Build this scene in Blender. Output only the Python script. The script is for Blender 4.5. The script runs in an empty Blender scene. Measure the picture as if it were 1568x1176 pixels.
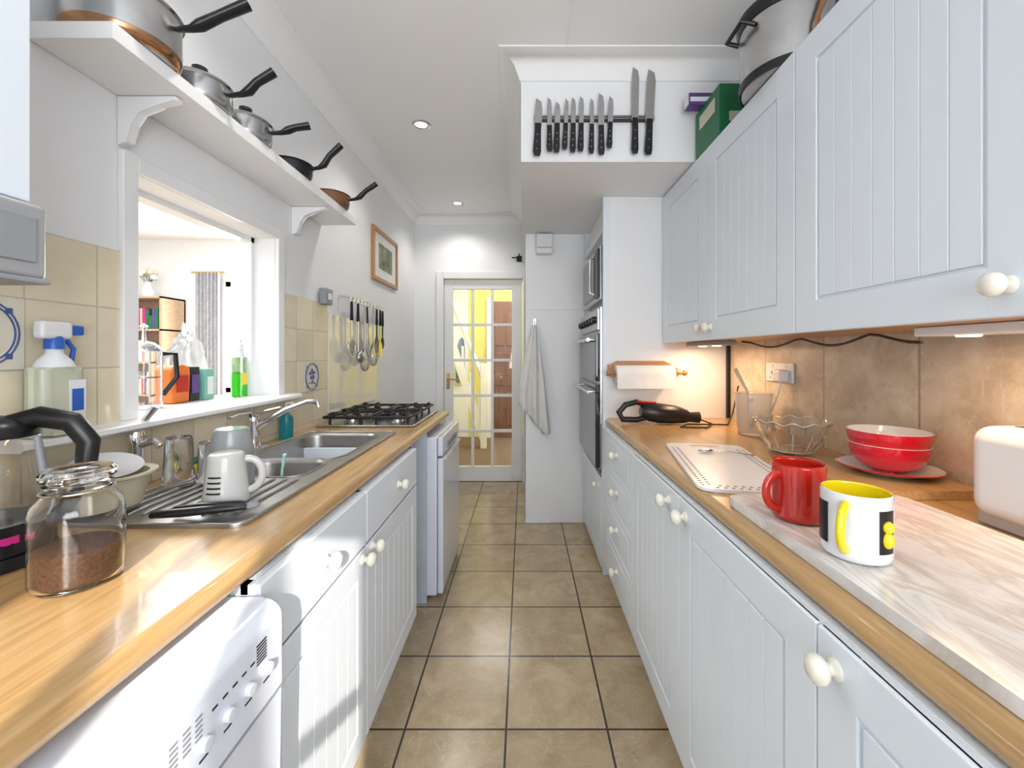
import bpy, bmesh, math, random
from mathutils import Vector, Matrix
random.seed(4)
pi=math.pi
# ------------------------------------------------------------------ materials
def nt(name):
    m=bpy.data.materials.new(name); m.use_nodes=True
    n=m.node_tree; return m,n,n.nodes['Principled BSDF']
def noise_fac(n,scale,stretch=(1,1,1),detail=4,rough=.5,dist=0,rot=(0,0,0)):
    tc=n.nodes.new('ShaderNodeTexCoord'); mp=n.nodes.new('ShaderNodeMapping')
    mp.inputs['Scale'].default_value=stretch; mp.inputs['Rotation'].default_value=rot
    no=n.nodes.new('ShaderNodeTexNoise'); no.inputs['Scale'].default_value=scale
    no.inputs['Detail'].default_value=detail; no.inputs['Roughness'].default_value=rough
    no.inputs['Distortion'].default_value=dist
    n.links.new(tc.outputs['Object'],mp.inputs['Vector']); n.links.new(mp.outputs[0],no.inputs['Vector'])
    return no
def ramp(n,src,stops):
    r=n.nodes.new('ShaderNodeValToRGB')
    while len(r.color_ramp.elements)<len(stops): r.color_ramp.elements.new(.5)
    for e,(p,c) in zip(r.color_ramp.elements,stops):
        e.position=p; e.color=(*c,1)
    n.links.new(src,r.inputs[0]); return r
def mat(name,col,rough=.5,metal=0,var=.05,scale=8,bump=0,bscale=60,trans=0,emis=0,coat=0,ior=1.45,alpha=1):
    m,n,p=nt(name)
    no=noise_fac(n,scale)
    c2=tuple(max(0,c*(1-var*2)) for c in col)
    r=ramp(n,no.outputs['Fac'],[(.3,c2),(.7,col)])
    n.links.new(r.outputs[0],p.inputs['Base Color'])
    p.inputs['Roughness'].default_value=rough; p.inputs['Metallic'].default_value=metal
    p.inputs['Transmission Weight'].default_value=trans; p.inputs['IOR'].default_value=ior
    p.inputs['Coat Weight'].default_value=coat; p.inputs['Alpha'].default_value=alpha
    if emis:
        p.inputs['Emission Color'].default_value=(*col,1); p.inputs['Emission Strength'].default_value=emis
    if bump:
        b=n.nodes.new('ShaderNodeBump'); b.inputs['Strength'].default_value=bump; b.inputs['Distance'].default_value=.002
        n2=noise_fac(n,bscale); n.links.new(n2.outputs['Fac'],b.inputs['Height']); n.links.new(b.outputs[0],p.inputs['Normal'])
    return m
def tiles(name,w,h,off,swz,ramps,nscale,mortar,mcol,rough,bump=.3,dist=1.5,vein=None,vs=1.6):
    m,n,p=nt(name)
    tc=n.nodes.new('ShaderNodeTexCoord'); sp=n.nodes.new('ShaderNodeSeparateXYZ'); cb=n.nodes.new('ShaderNodeCombineXYZ')
    n.links.new(tc.outputs['Object'],sp.inputs[0])
    for k in (0,1):
        a=n.nodes.new('ShaderNodeMath'); a.operation='ADD'; a.inputs[1].default_value=off[k]
        n.links.new(sp.outputs[swz[k]],a.inputs[0]); n.links.new(a.outputs[0],cb.inputs[k])
    br=n.nodes.new('ShaderNodeTexBrick'); br.offset=0; br.squash=1
    br.inputs['Scale'].default_value=1; br.inputs['Brick Width'].default_value=w; br.inputs['Row Height'].default_value=h
    br.inputs['Mortar Size'].default_value=mortar; br.inputs['Mortar Smooth'].default_value=.1
    br.inputs['Color1'].default_value=(.90,.90,.90,1); br.inputs['Color2'].default_value=(1.06,1.06,1.06,1)
    br.inputs['Mortar'].default_value=(1,1,1,1)
    n.links.new(cb.outputs[0],br.inputs['Vector'])
    no=noise_fac(n,nscale,detail=10,rough=.65,dist=dist)
    r=ramp(n,no.outputs['Fac'],ramps)
    src=r.outputs[0]
    if vein:
        nv=noise_fac(n,nscale*vs,detail=5,dist=2.0)
        rv=ramp(n,nv.outputs['Fac'],[(.490,(0,0,0)),(.5,(1,1,1)),(.510,(0,0,0))])
        mv=n.nodes.new('ShaderNodeMix'); mv.data_type='RGBA'
        sc=n.nodes.new('ShaderNodeMath'); sc.operation='MULTIPLY'; sc.inputs[1].default_value=.5
        n.links.new(rv.outputs[0],sc.inputs[0]); n.links.new(sc.outputs[0],mv.inputs[0])
        n.links.new(src,mv.inputs[6]); mv.inputs[7].default_value=(*vein,1); src=mv.outputs[2]
    mu=n.nodes.new('ShaderNodeMix'); mu.data_type='RGBA'; mu.blend_type='MULTIPLY'; mu.inputs[0].default_value=1
    n.links.new(src,mu.inputs[6]); n.links.new(br.outputs['Color'],mu.inputs[7])
    mm=n.nodes.new('ShaderNodeMix'); mm.data_type='RGBA'
    n.links.new(br.outputs['Fac'],mm.inputs[0]); n.links.new(mu.outputs[2],mm.inputs[6]); mm.inputs[7].default_value=(*mcol,1)
    n.links.new(mm.outputs[2],p.inputs['Base Color'])
    p.inputs['Roughness'].default_value=rough
    b=n.nodes.new('ShaderNodeBump'); b.invert=True; b.inputs['Strength'].default_value=bump; b.inputs['Distance'].default_value=.003
    n.links.new(br.outputs['Fac'],b.inputs['Height']); n.links.new(b.outputs[0],p.inputs['Normal'])
    return m
def woodmat(name,c1,c2,stretch,scale=6,rough=.35,coat=.2):
    m,n,p=nt(name)
    no=noise_fac(n,scale,stretch,detail=6,rough=.6,dist=.4)
    r=ramp(n,no.outputs['Fac'],[(.3,c1),(.55,c2),(.75,tuple(c*.9 for c in c1))])
    n.links.new(r.outputs[0],p.inputs['Base Color']); p.inputs['Roughness'].default_value=rough
    p.inputs['Coat Weight'].default_value=coat; return m

WALL=mat('wall_paint',(.85,.86,.875),.65,var=.01,scale=3,bump=.12,bscale=90)
CEIL=mat('ceiling_paint',(.90,.90,.90),.7,var=.008,scale=2)
TRIM=mat('trim_gloss',(.87,.875,.88),.3,var=.01)
CAB=mat('cabinet_white',(.76,.82,.885),.3,var=.01,scale=2)
CABI=mat('cabinet_inside',(.6,.62,.66),.6)
KNOB=mat('knob_ivory',(.83,.80,.70),.2,coat=.5,var=.01)
FLOOR=tiles('floor_tiles',.345,.345,(.06,-.045),(0,1),[(.25,(.35,.255,.15)),(.5,(.47,.36,.225)),(.72,(.57,.46,.31))],7,.004,(.05,.04,.035),.2,dist=.6,vein=(.72,.61,.44))
CTILE=tiles('cream_tiles',.155,.155,(-.905+.155*8,-.005),(1,2),[(.3,(.71,.63,.46)),(.7,(.78,.70,.53))],6,.0022,(.54,.48,.38),.15)
STONE=tiles('stone_splash',.4,.6,(-.055+.4,-.85),(1,2),[(.3,(.46,.37,.27)),(.5,(.62,.53,.41)),(.72,(.76,.68,.56))],9,.004,(.38,.31,.23),.3,dist=.5,vein=(.82,.75,.64),vs=.8)
WORK=woodmat('beech_worktop',(.39,.225,.090),(.52,.325,.140),(9,.7,9),5,.25)
WOOD=woodmat('oak_brown',(.34,.14,.04),(.48,.22,.07),(2,12,12),4,.35)
PINE=woodmat('bookcase_wood',(.42,.28,.17),(.55,.38,.25),(2,2,12),4,.4)
DWOOD=woodmat('dark_wood',(.10,.035,.015),(.18,.07,.03),(8,8,1),4,.4)
STEEL=mat('brushed_steel',(.52,.52,.53),.24,1,var=.06,scale=30)
CHROME=mat('chrome',(.75,.75,.77),.07,1,var=.01)
SINK=mat('sink_steel',(.46,.45,.44),.36,1,var=.05,scale=20)
BLACK=mat('black_plastic',(.010,.010,.012),.3)
IRON=mat('cast_iron',(.010,.010,.010),.5,bump=.2)
BGLASS=mat('black_glass',(.01,.012,.016),.05,coat=.5)
GREY=mat('grey_plastic',(.30,.31,.33),.4)
LGREY=mat('hood_metal',(.50,.51,.53),.35,.5)
WPL=mat('white_plastic',(.80,.81,.83),.25,var=.01)
APPL=mat('appliance_white',(.74,.78,.87),.18,coat=.4,var=.01)
CREAM=mat('cream_plastic',(.66,.62,.46),.35)
GLASS=mat('clear_glass',(1,1,1),.01,trans=1,var=0)
PALE_GLINT=mat('pale_glass_glint',(.95,.93,.88),.05,trans=.55,var=0,coat=1)  # pale tint paints highlights on the glass bowl; also the jug handle
AMBER=mat('amber_glass',(.30,.13,.06),.08,trans=.5,var=.02)
RED=mat('red_glaze',(.52,.018,.008),.12,coat=.6,var=.03)
REDP=mat('crimson_glaze',(.60,.008,.03),.12,coat=.6,var=.03)
YEL=mat('yellow_glaze',(.85,.68,.01),.15,coat=.5,var=.02)
CERA=mat('white_ceramic',(.74,.75,.77),.12,coat=.5,var=.01)
MUGG=mat('grey_ceramic',(.58,.58,.57),.2,coat=.3,var=.02)
COFFEE=mat('coffee_grounds',(.13,.05,.015),.9,var=.35,scale=220,bump=1,bscale=300)
GREENL=mat('green_liquid',(.05,.70,.02),.05,trans=.4,var=.01)
GREEN=mat('green_card',(.01,.16,.06),.45)
TEAL=mat('teal_liquid',(.02,.35,.42),.08,trans=.5)
ORANGE=mat('orange_pack',(.85,.20,.03),.45)
BLUE=mat('blue_plastic',(.03,.13,.55),.3)
PURPLE=mat('purple_pack',(.12,.06,.25),.4)
MAG=mat('magenta_print',(.5,.02,.2),.4)
CLOTH=mat('cotton_cloth',(.80,.79,.76),.9,bump=.8,bscale=400)
PAPER=mat('paper_white',(.88,.88,.87),.9,bump=.3,bscale=200)
PRINT=mat('landscape_print',(.42,.45,.30),.7,var=.35,scale=9)
YWALL=mat('yellow_wall_paint',(.74,.66,.18),.7,var=.02)
CARPET=mat('brown_carpet',(.16,.11,.07),.95,bump=.8,bscale=200)
CURT=mat('curtain_fabric',(.50,.51,.55),.9,var=.15,scale=25)
BRASS=mat('brass',(.72,.48,.16),.2,1)
CREAMG=mat('cream_splash_glass',(.78,.75,.69),.06,coat=.8,var=.02)
BAG=mat('plastic_bag',(.85,.87,.88),.3,trans=.5)
LAMP=mat('lamp_glow',(1,.95,.85),.4,emis=6,var=0)
LAMPW=mat('lamp_warm',(1,.75,.42),.4,emis=8,var=0)
SCREEN=mat('display_dark',(.02,.03,.03),.1)
BTILE=mat('delft_blue',(.06,.10,.30),.3)
TILEW=mat('delft_white',(.72,.69,.58),.15,coat=.4)
def marble():
    m,n,p=nt('marble_slab')
    no=noise_fac(n,2.6,(4.6,1.2,1),detail=8,rough=.58,dist=1.0,rot=(0,0,.5))
    r=ramp(n,no.outputs['Fac'],[(.28,(.34,.34,.36)),(.38,(.60,.60,.60)),(.48,(.78,.77,.76)),(.56,(.58,.54,.50)),(.62,(.76,.75,.73)),(.75,(.80,.80,.79))])
    n.links.new(r.outputs[0],p.inputs['Base Color']); p.inputs['Roughness'].default_value=.16; return m
MARBLE=marble()
def thin():
    m,n,p=nt('pane_glass'); o=n.nodes['Material Output']
    t=n.nodes.new('ShaderNodeBsdfTransparent'); g=n.nodes.new('ShaderNodeBsdfGlossy'); g.inputs['Roughness'].default_value=.02
    x=n.nodes.new('ShaderNodeMixShader'); f=n.nodes.new('ShaderNodeFresnel'); f.inputs[0].default_value=1.6
    n.links.new(f.outputs[0],x.inputs[0]); n.links.new(t.outputs[0],x.inputs[1]); n.links.new(g.outputs[0],x.inputs[2])
    n.links.new(x.outputs[0],o.inputs[0]); return m
PANE=thin()
# ------------------------------------------------------------------ builder
class B:
    def __init__(s,name): s.name=name; s.bm=bmesh.new(); s.mats=[]
    def mi(s,m):
        if m not in s.mats: s.mats.append(m)
        return s.mats.index(m)
    def add(s,t,m,M=None):
        i=s.mi(m)
        if M is not None: bmesh.ops.transform(t,matrix=M,verts=t.verts)
        for f in t.faces: f.material_index=i; f.smooth=True
        me=bpy.data.meshes.new('t'); t.to_mesh(me); t.free(); s.bm.from_mesh(me); bpy.data.meshes.remove(me)
    def box(s,x0,x1,y0,y1,z0,z1,m,bev=0,seg=2,M=None):
        t=bmesh.new(); bmesh.ops.create_cube(t,size=1)
        for v in t.verts:
            v.co=Vector(((x0+x1)/2+v.co.x*(x1-x0),(y0+y1)/2+v.co.y*(y1-y0),(z0+z1)/2+v.co.z*(z1-z0)))
        if bev: bmesh.ops.bevel(t,geom=t.edges[:],offset=min(bev,.49*min(abs(x1-x0),abs(y1-y0),abs(z1-z0))),segments=seg,profile=.5,affect='EDGES')
        s.add(t,m,M); return s
    def lathe(s,prof,loc,m,seg=40,M=None,ang=(0,2*pi),wave=None):
        t=bmesh.new(); full=abs(ang[1]-ang[0]-2*pi)<1e-6
        n=seg if full else seg+1; rings=[]
        for r,z in prof:
            if r<1e-6: rings.append([t.verts.new((0,0,z))])
            else:
                R=[]
                for k in range(n):
                    a=ang[0]+(ang[1]-ang[0])*k/seg; q=r*(1+(wave[1]*math.cos(a*wave[0]) if wave else 0)); dz=(wave[2]*math.cos(a*wave[0])*(z/wave[3])) if wave else 0
                    R.append(t.verts.new((q*math.cos(a),q*math.sin(a),z+dz)))
                rings.append(R)
        for a,b in zip(rings,rings[1:]):
            for k in range(seg):
                k2=(k+1)%n if full else k+1
                if len(a)==1 and len(b)==1: continue
                if len(a)==1: t.faces.new((a[0],b[k2],b[k]))
                elif len(b)==1: t.faces.new((a[k],a[k2],b[0]))
                else: t.faces.new((a[k],a[k2],b[k2],b[k]))
        T=Matrix.Translation(loc)
        s.add(t,m,T@M if M is not None else T); return s
    def tube(s,pts,r,m,seg=10,closed=False,flat=1,cap=True):
        pts=[Vector(p) for p in pts]; n=len(pts)
        rs=r if isinstance(r,(list,tuple)) else [r]*n
        t=bmesh.new(); rings=[]; up=None
        for i,p in enumerate(pts):
            if closed: d=(pts[(i+1)%n]-pts[i-1])
            else: d=pts[min(i+1,n-1)]-pts[max(i-1,0)]
            d.normalize()
            if up is None:
                up=Vector((0,0,1)) if abs(d.z)<.9 else Vector((1,0,0))
            u=d.cross(up)
            if u.length<1e-4: u=d.cross(Vector((0,1,0)))
            u.normalize(); w=u.cross(d); w.normalize(); up=w
            rings.append([t.verts.new(p+(u*math.cos(2*pi*k/seg)*rs[i]+w*math.sin(2*pi*k/seg)*rs[i]*flat)) for k in range(seg)])
        R=list(zip(rings,rings[1:]))
        if closed: R.append((rings[-1],rings[0]))
        for a,b in R:
            for k in range(seg): t.faces.new((a[k],a[(k+1)%seg],b[(k+1)%seg],b[k]))
        if cap and not closed:
            t.faces.new(rings[0]); t.faces.new(rings[-1][::-1])
        s.add(t,m); return s
    def prism(s,poly,ax,lo,hi,m,bev=0,M=None):
        t=bmesh.new()
        def P(a,b,c):
            return {0:(c,a,b),1:(a,c,b),2:(a,b,c)}[ax]
        a=[t.verts.new(P(u,v,lo)) for u,v in poly]; b=[t.verts.new(P(u,v,hi)) for u,v in poly]
        t.faces.new(a); t.faces.new(b[::-1]); n=len(poly)
        for k in range(n): t.faces.new((a[k],b[k],b[(k+1)%n],a[(k+1)%n]))
        if bev: bmesh.ops.bevel(t,geom=t.edges[:],offset=bev,segments=2,profile=.5,affect='EDGES')
        s.add(t,m,M); return s
    def sphere(s,c,r,m,sc=(1,1,1),u=20,v=14):
        t=bmesh.new(); bmesh.ops.create_uvsphere(t,u_segments=u,v_segments=v,radius=r)
        s.add(t,m,Matrix.Translation(c)@Matrix.Diagonal((*sc,1))); return s
    def done(s,center=True):
        bmesh.ops.recalc_face_normals(s.bm,faces=s.bm.faces[:])
        me=bpy.data.meshes.new(s.name); s.bm.to_mesh(me); s.bm.free()
        for m in s.mats: me.materials.append(m)
        me.set_sharp_from_angle(angle=math.radians(48))
        o=bpy.data.objects.new(s.name,me); bpy.context.scene.collection.objects.link(o)
        if center and len(me.vertices):
            xs=[v.co for v in me.vertices]
            c=Vector(((min(v.x for v in xs)+max(v.x for v in xs))/2,(min(v.y for v in xs)+max(v.y for v in xs))/2,min(v.z for v in xs)))
            me.transform(Matrix.Translation(-c)); o.location=c
        wn=o.modifiers.new('weighted_normals','WEIGHTED_NORMAL'); wn.keep_sharp=True; wn.weight=80
        return o
def rrect(x0,x1,y0,y1,r,n=6):
    out=[]
    for cx,cy,a in ((x1-r,y1-r,0),(x0+r,y1-r,90),(x0+r,y0+r,180),(x1-r,y0+r,270)):
        for k in range(n+1):
            t=math.radians(a+90*k/n); out.append((cx+r*math.cos(t),cy+r*math.sin(t)))
    return out
Z0=1.28
def PX(px,Y): return (px-802)*Y/640
CT=.91
LX,RX,LO=-1.09,1.20,-1.24
CEI=2.67
# ------------------------------------------------------------------ room shell
b=B('floor'); b.box(-5.7,1.45,-1.75,6.6,-.05,0,FLOOR); b.done(False)
b=B('ceiling'); b.box(LO,1.35,-1.6,4.3,CEI,CEI+.08,CEIL)
b.box(LX,1.2,1.30,1.306,CEI-.003,CEI+.001,TRIM); b.box(.19,.197,-1.5,1.9,CEI-.003,CEI+.001,TRIM); b.done(False)
b=B('wall_left')
b.box(LO,LX,-1.6,1.165,0,CEI,WALL); b.box(LO,LX,1.83,4.3,0,CEI,WALL)
b.box(LO,LX,1.165,1.83,0,1.075,WALL); b.box(LO,LX,1.165,1.83,1.785,CEI,WALL); b.done(False)
b=B('wall_right'); b.box(RX,1.35,-1.6,4.3,0,CEI,WALL); b.done(False)
b=B('wall_far')
b.box(LX,-.80,4.18,4.3,0,CEI,WALL); b.box(-.80,-.01,4.18,4.3,2.03,CEI,WALL); b.box(-.01,.02,4.18,4.3,0,CEI,WALL); b.done(False)
b=B('wall_pantry'); b.box(.015,RX,3.178,4.3,0,2.19,WALL); b.box(.015,.46,3.173,3.178,1.62,1.625,TRIM);b.box(.012,.2,3.17,3.178,0,.02,TRIM); b.done(False)
b=B('wall_bulkhead'); b.box(-.013,RX,1.98,4.3,2.19,CEI,WALL); b.done(False)
b=B('wall_back')
wx0,wx1,wz0,wz1=-.12,.42,1.0,2.02
b.box(LO,wx0,-1.62,-1.5,0,CEI,WALL); b.box(wx1,1.35,-1.62,-1.5,0,CEI,WALL)
b.box(wx0,wx1,-1.62,-1.5,0,wz0,WALL); b.box(wx0,wx1,-1.62,-1.5,wz1,CEI,WALL); b.done(False)
b=B('sun_shaping_window')  # unseen window added behind camera; bars and opening shape the sun stripes
for x in (wx0,.10,.235,wx1-.03): b.box(x,x+.028,-1.6,-1.55,wz0,wz1,TRIM)
for z in (wz0,1.5,wz1-.04): b.box(wx0,wx1,-1.6,-1.55,z,z+.04,TRIM)
b.done()
b=B('trim_coving'); t=bmesh.new()
prof=[(0,.10),(.006,.10),(.012,.085),(.03,.045),(.06,.018),(.094,.008),(.10,.006),(.10,0)]
path=[((LX,-1.5),(1,0)),((LX,4.18),(1,-1)),((-.013,4.18),(-1,-1)),((-.013,1.98),(-1,-1)),((RX,1.98),(-1,-1)),((RX,-1.5),(-1,0))]
rows=[[t.verts.new((c[0]+m[0]*d,c[1]+m[1]*d,CEI-h)) for d,h in prof] for c,m in path]
for a,c in zip(rows,rows[1:]):
    for k in range(len(prof)-1): t.faces.new((a[k],a[k+1],c[k+1],c[k]))
b.add(t,CEIL); b.done(False)
b=B('window_1')
y0,y1,z0,z1=1.165,1.83,1.10,1.785
cw=.045
b.box(LX,LX+.018,y0-cw,y0,z0,z1+cw,TRIM,.003); b.box(LX,LX+.018,y1,y1+cw,z0,z1+cw,TRIM,.003); b.box(LX,LX+.018,y0,y1,z1,z1+cw,TRIM,.003)
xx=LO+.01
b.box(xx,xx+.05,y0,y0+.02,z0,z1,TRIM); b.box(xx,xx+.05,y1-.02,y1,z0,z1,TRIM); b.box(xx,xx+.05,y0,y1,z1-.02,z1,TRIM)
b.done()
b=B('window_sill'); P_=[(-1.03,1.075),(-1.022,1.082),(-1.022,1.093),(-1.03,1.10)]
b.prism([(LX-.27,1.075)]+P_+[(LX-.27,1.10)],1,1.166,1.829,TRIM)
for a,c in ((.86,1.166),(1.829,1.93)): b.prism([(LX,1.075)]+P_+[(LX,1.10)],1,a,c,TRIM)
b.done()
b=B('wall_tiles_left')
b.box(LX,LX+.008,-.5,1.12,CT,1.555,CTILE); b.box(LX,LX+.008,1.12,1.93,CT,1.075,CTILE); b.box(LX,LX+.008,1.876,2.30,1.101,1.555,CTILE); b.box(LX,LX+.008,1.93,2.30,CT,1.101,CTILE)
b.done(False)
def delft(yc,zc,s=.15):
    b=B('decorative_tile'); x=LX+.0085
    b.box(x,x+.003,yc-s/2,yc+s/2,zc-s/2,zc+s/2,TILEW,.001)
    for rr in (.066,.059): b.tube([(x+.003,yc+rr*math.cos(a*pi/18),zc+rr*1.05*math.sin(a*pi/18)) for a in range(36)],.0018,BTILE,6,closed=True)
    for k in range(4):
        a=k*pi/2+pi/4; cy,cz=yc+.066*math.cos(a)*1.02,zc+.066*math.sin(a)*1.02
        b.box(x+.003,x+.0045,cy-.006,cy+.006,cz-.006,cz+.006,BTILE)
    b.tube([(x+.004,yc,zc-.035),(x+.004,yc+.004,zc),(x+.004,yc-.004,zc+.03)],.003,BTILE,6)
    for k in range(5):
        a=k*2*pi/5+.4; b.sphere((x+.004,yc+.02*math.cos(a),zc+.012+.02*math.sin(a)),.011,BTILE,(.15,1,.8),10,8)
    b.tube([(x+.004,yc-.03,zc-.035),(x+.004,yc,zc-.028),(x+.004,yc+.03,zc-.036)],.003,BTILE,6)
    b.done()
delft(.8275,1.3225,.152); delft(2.13,1.165,.14)
b=B('glass_splashback_hob'); b.box(LX,LX+.012,2.31,3.07,.95,1.50,CREAMG,.002); b.done()
b=B('wall_splashback_right'); b.box(RX-.012,RX,-.5,2.419,CT,1.36,STONE); b.done(False)
b=B('trim_splashback_edge'); b.box(RX-.03,RX-.012,2.40,2.419,CT,1.34,BLACK); b.done()
# ------------------------------------------------------------------ far door
b=B('door_1'); X0,X1=-.795,-.015; ya,yb=4.19,4.23
st,top,bot=.085,.09,.15
b.box(X0,X0+st,ya,yb,.005,2.02,TRIM,.002); b.box(X1-st-.02,X1,ya,yb,.005,2.02,TRIM,.002)
b.box(X0+st,X1-st-.02,ya,yb,.005,bot,TRIM,.002); b.box(X0+st,X1-st-.02,ya,yb,2.02-top,2.02,TRIM,.002)
gx0,gx1,gz0,gz1=X0+st,X1-st-.02,bot,2.02-top
for k in (1,2):
    x=gx0+(gx1-gx0)*k/3; b.box(x-.014,x+.014,ya+.006,yb-.006,gz0,gz1,TRIM,.003)
for k in range(1,5):
    z=gz0+(gz1-gz0)*k/5; b.box(gx0,gx1,ya+.007,yb-.007,z-.014,z+.014,TRIM,.003)
b.box(gx0,gx1,4.209,4.212,gz0,gz1,PANE)
b.box(X0+.02,X0+.055,ya-.006,ya,.93,1.09,BRASS,.002)
b.tube([(X0+.038,ya-.004,1.03),(X0+.038,ya-.045,1.03),(X0+.06,ya-.05,1.03),(X0+.15,ya-.05,1.025)],[.008,.008,.009,.007],BRASS,10)
b.done()
b=B('trim_door_architrave')
b.box(-.87,-.80,4.155,4.179,0,2.099,TRIM,.004); b.box(-.01,.012,4.155,4.179,0,2.099,TRIM,.004); b.box(-.799,-.011,4.155,4.179,2.03,2.099,TRIM,.004); b.done()
b=B('baseboard_left'); b.box(LX,LX+.018,2.85,4.18,0,.1,TRIM,.004); b.done()
b=B('baseboard_far'); b.box(LX+.02,-.872,4.162,4.18,0,.1,TRIM,.004); b.done()
# ------------------------------------------------------------------ hall beyond
b=B('wall_hall'); b.box(-1.24,-.85,6.4,6.5,0,2.6,WALL); b.box(-.85,1.35,6.4,6.5,0,2.6,YWALL); b.box(-1.3,-1.24,4.3,6.5,0,2.6,YWALL); b.box(1.3,1.36,4.3,6.5,0,2.6,YWALL); b.box(-1.3,1.36,4.3,6.5,2.6,2.66,CEIL); b.done(False)
b=B('carpet_hall'); b.box(-1.23,1.29,4.32,6.39,0,.012,CARPET); b.done()
b=B('door_hall'); b.box(-.47,-.05,6.34,6.395,.01,2.08,DWOOD,.01)
for z in (.2,.8,1.4): b.box(-.44,-.3,6.325,6.345,z,z+.5,DWOOD,.01); b.box(-.26,-.1,6.325,6.345,z,z+.5,DWOOD,.01)
b.box(-.56,-.47,6.33,6.395,.01,2.14,TRIM); b.done()
b=B('staircase_banister')
b.prism([(-1.18,2.24),(-1.18,1.89),(-.55,.012),(-.55,.33)],1,5.6,5.64,TRIM)
b.tube([(-1.18,5.62,2.54),(-.55,5.62,.95)],.03,TRIM,10); b.box(-.58,-.5,5.58,5.66,.012,1.15,TRIM,.006)
for k in range(6):
    x=-1.15+k*.11; zz=2.14-(x+1.18)*3.15; b.box(x-.016,x+.016,5.608,5.632,zz-.05,zz+.38,TRIM)
b.done()
b=B('hanging_coat')
b.prism([(-1.03,.85),(-.91,.85),(-.90,1.35),(-.915,1.50),(-.94,1.54),(-.975,1.50),(-1.02,1.35)],1,6.34,6.395,mat('denim_cloth',(.12,.18,.32),.8),.015); b.done()
# ------------------------------------------------------------------ adjoining room
b=B('wall_lounge')
b.box(-5.7,-3.72,5.2,5.3,0,2.7,WALL); b.box(-2.6,-1.3,5.2,5.3,0,2.7,WALL); b.box(-3.72,-2.6,5.2,5.3,0,.8,WALL); b.box(-3.72,-2.6,5.2,5.3,2.18,2.7,WALL)
b.box(-5.8,-5.7,-1,5.3,0,2.7,WALL); b.box(-5.7,LO,-1.1,-1,0,2.7,WALL); b.box(-1.30,LO-.001,4.3,5.3,0,2.7,WALL); b.box(-5.8,LO,-1.1,5.3,2.7,2.78,CEIL); b.done(False)
b=B('window_3')
for x in (-3.72,-3.14,-2.66): b.box(x,x+.06,5.22,5.27,.8,2.18,TRIM)
for z in (.8,2.12): b.box(-3.72,-2.6,5.22,5.27,z,z+.06,TRIM)
b.done()
def curtain(x0,x1,y,z0,z1):
    b=B('curtain'); t=bmesh.new(); n=40; R=[]
    for z in (z0,z0+(z1-z0)*.5,z1):
        R.append([t.verts.new((x0+(x1-x0)*k/n,y+.03*math.sin(k*1.1),z)) for k in range(n+1)])
    for a,c in zip(R,R[1:]):
        for k in range(n): t.faces.new((a[k],a[k+1],c[k+1],c[k]))
    b.add(t,CURT); b.tube([(x0-.05,y,z1),(x1+.05,y,z1)],.012,BRASS,8); b.done()
curtain(-4.02,-3.72,5.12,.3,2.28)
b=B('bookcase'); bx0,bx1,by0,by1=-4.95,-4.2,4.85,5.19
b.box(bx0,bx0+.03,by0,by1,0,1.95,PINE); b.box(bx1-.03,bx1,by0,by1,0,1.95,PINE); b.box(bx0,bx1,by1-.02,by1,0,1.95,PINE)
cols=[RED,BLUE,GREEN,CREAM,PURPLE,ORANGE,WPL,MAG,TEAL,CREAM,WPL]
for k in range(6):
    z=.05+k*.38; b.box(bx0,bx1,by0,by1,z-.02,z,PINE) 
    if k<5:
        x=bx0+.04
        while x<bx1-.1:
            w=random.uniform(.02,.05); b.box(x,x+w,by0+.05,by1-.04,z,z+random.uniform(.14,.26),random.choice(cols)); x+=w+.004
b.done()
b=B('flower_vase'); b.lathe([(0,0),(.05,0),(.07,.06),(.04,.13),(.03,.17),(.045,.19)],(-4.5,5.0,1.951),CERA)
for k in range(9):
    a=k*2.4; b.sphere((-4.5+.07*math.cos(a),5.0+.07*math.sin(a),2.2+.03*(k%3)),.035,random.choice([CERA,CREAM]),u=10,v=8); b.tube([(-4.5,5,2.1),(-4.5+.07*math.cos(a),5.0+.07*math.sin(a),2.2)],.003,GREEN,5)
b.done()
# ------------------------------------------------------------------ joinery helpers
def knob(b,x,y,z,s,m=KNOB,r=.02):
    M=Matrix.Rotation(s*pi/2,4,'Y')
    b.lathe([(0,0),(r*.75,0),(r*.72,.004),(r*.42,.008),(r*.40,.014),(r*.85,.019),(r,.026),(r*.93,.033),(r*.55,.039),(0,.040)],(x,y,z),m,24,M)
def door(b,x,y0,y1,z0,z1,s,m=CAB,fr=.078,pl=.06):
    g=.0015; y0+=g;y1-=g;z0+=g;z1-=g
    def bx(d0,d1,a,bb,c,d,bev=0):
        xa,xb=x-s*d0,x-s*d1; b.box(min(xa,xb),max(xa,xb),a,bb,c,d,m,bev)
    bx(.006,.02,y0,y1,z0,z1)
    bx(0,.012,y0,y0+fr,z0,z1,.003); bx(0,.012,y1-fr,y1,z0,z1,.003)
    bx(0,.012,y0+fr-.004,y1-fr+.004,z0,z0+fr,.003); bx(0,.012,y0+fr-.004,y1-fr+.004,z1-fr,z1,.003)
    a,c=y0+fr+.007,y1-fr-.007; n=max(3,round((c-a)/pl)); w=(c-a)/n
    for k in range(n): bx(.0012,.012,a+k*w+.0004,a+(k+1)*w-.0004,z0+fr+.007,z1-fr-.007,.0022)
def drawer(b,x,y0,y1,z0,z1,s,m=CAB):
    g=.0015; xa,xb=x,x-s*.02
    b.box(min(xa,xb),max(xa,xb),y0+g,y1-g,z0+g,z1-g,m,.004,3)
FX=-.471
b=B('base_cabinet')
ca,cb_=.745,1.84
for y in (ca,1.247,cb_-.018): b.box(LX+.02,FX-.02,y,y+.018,.12,.868,CABI if y!=cb_-.018 else CAB)
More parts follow.
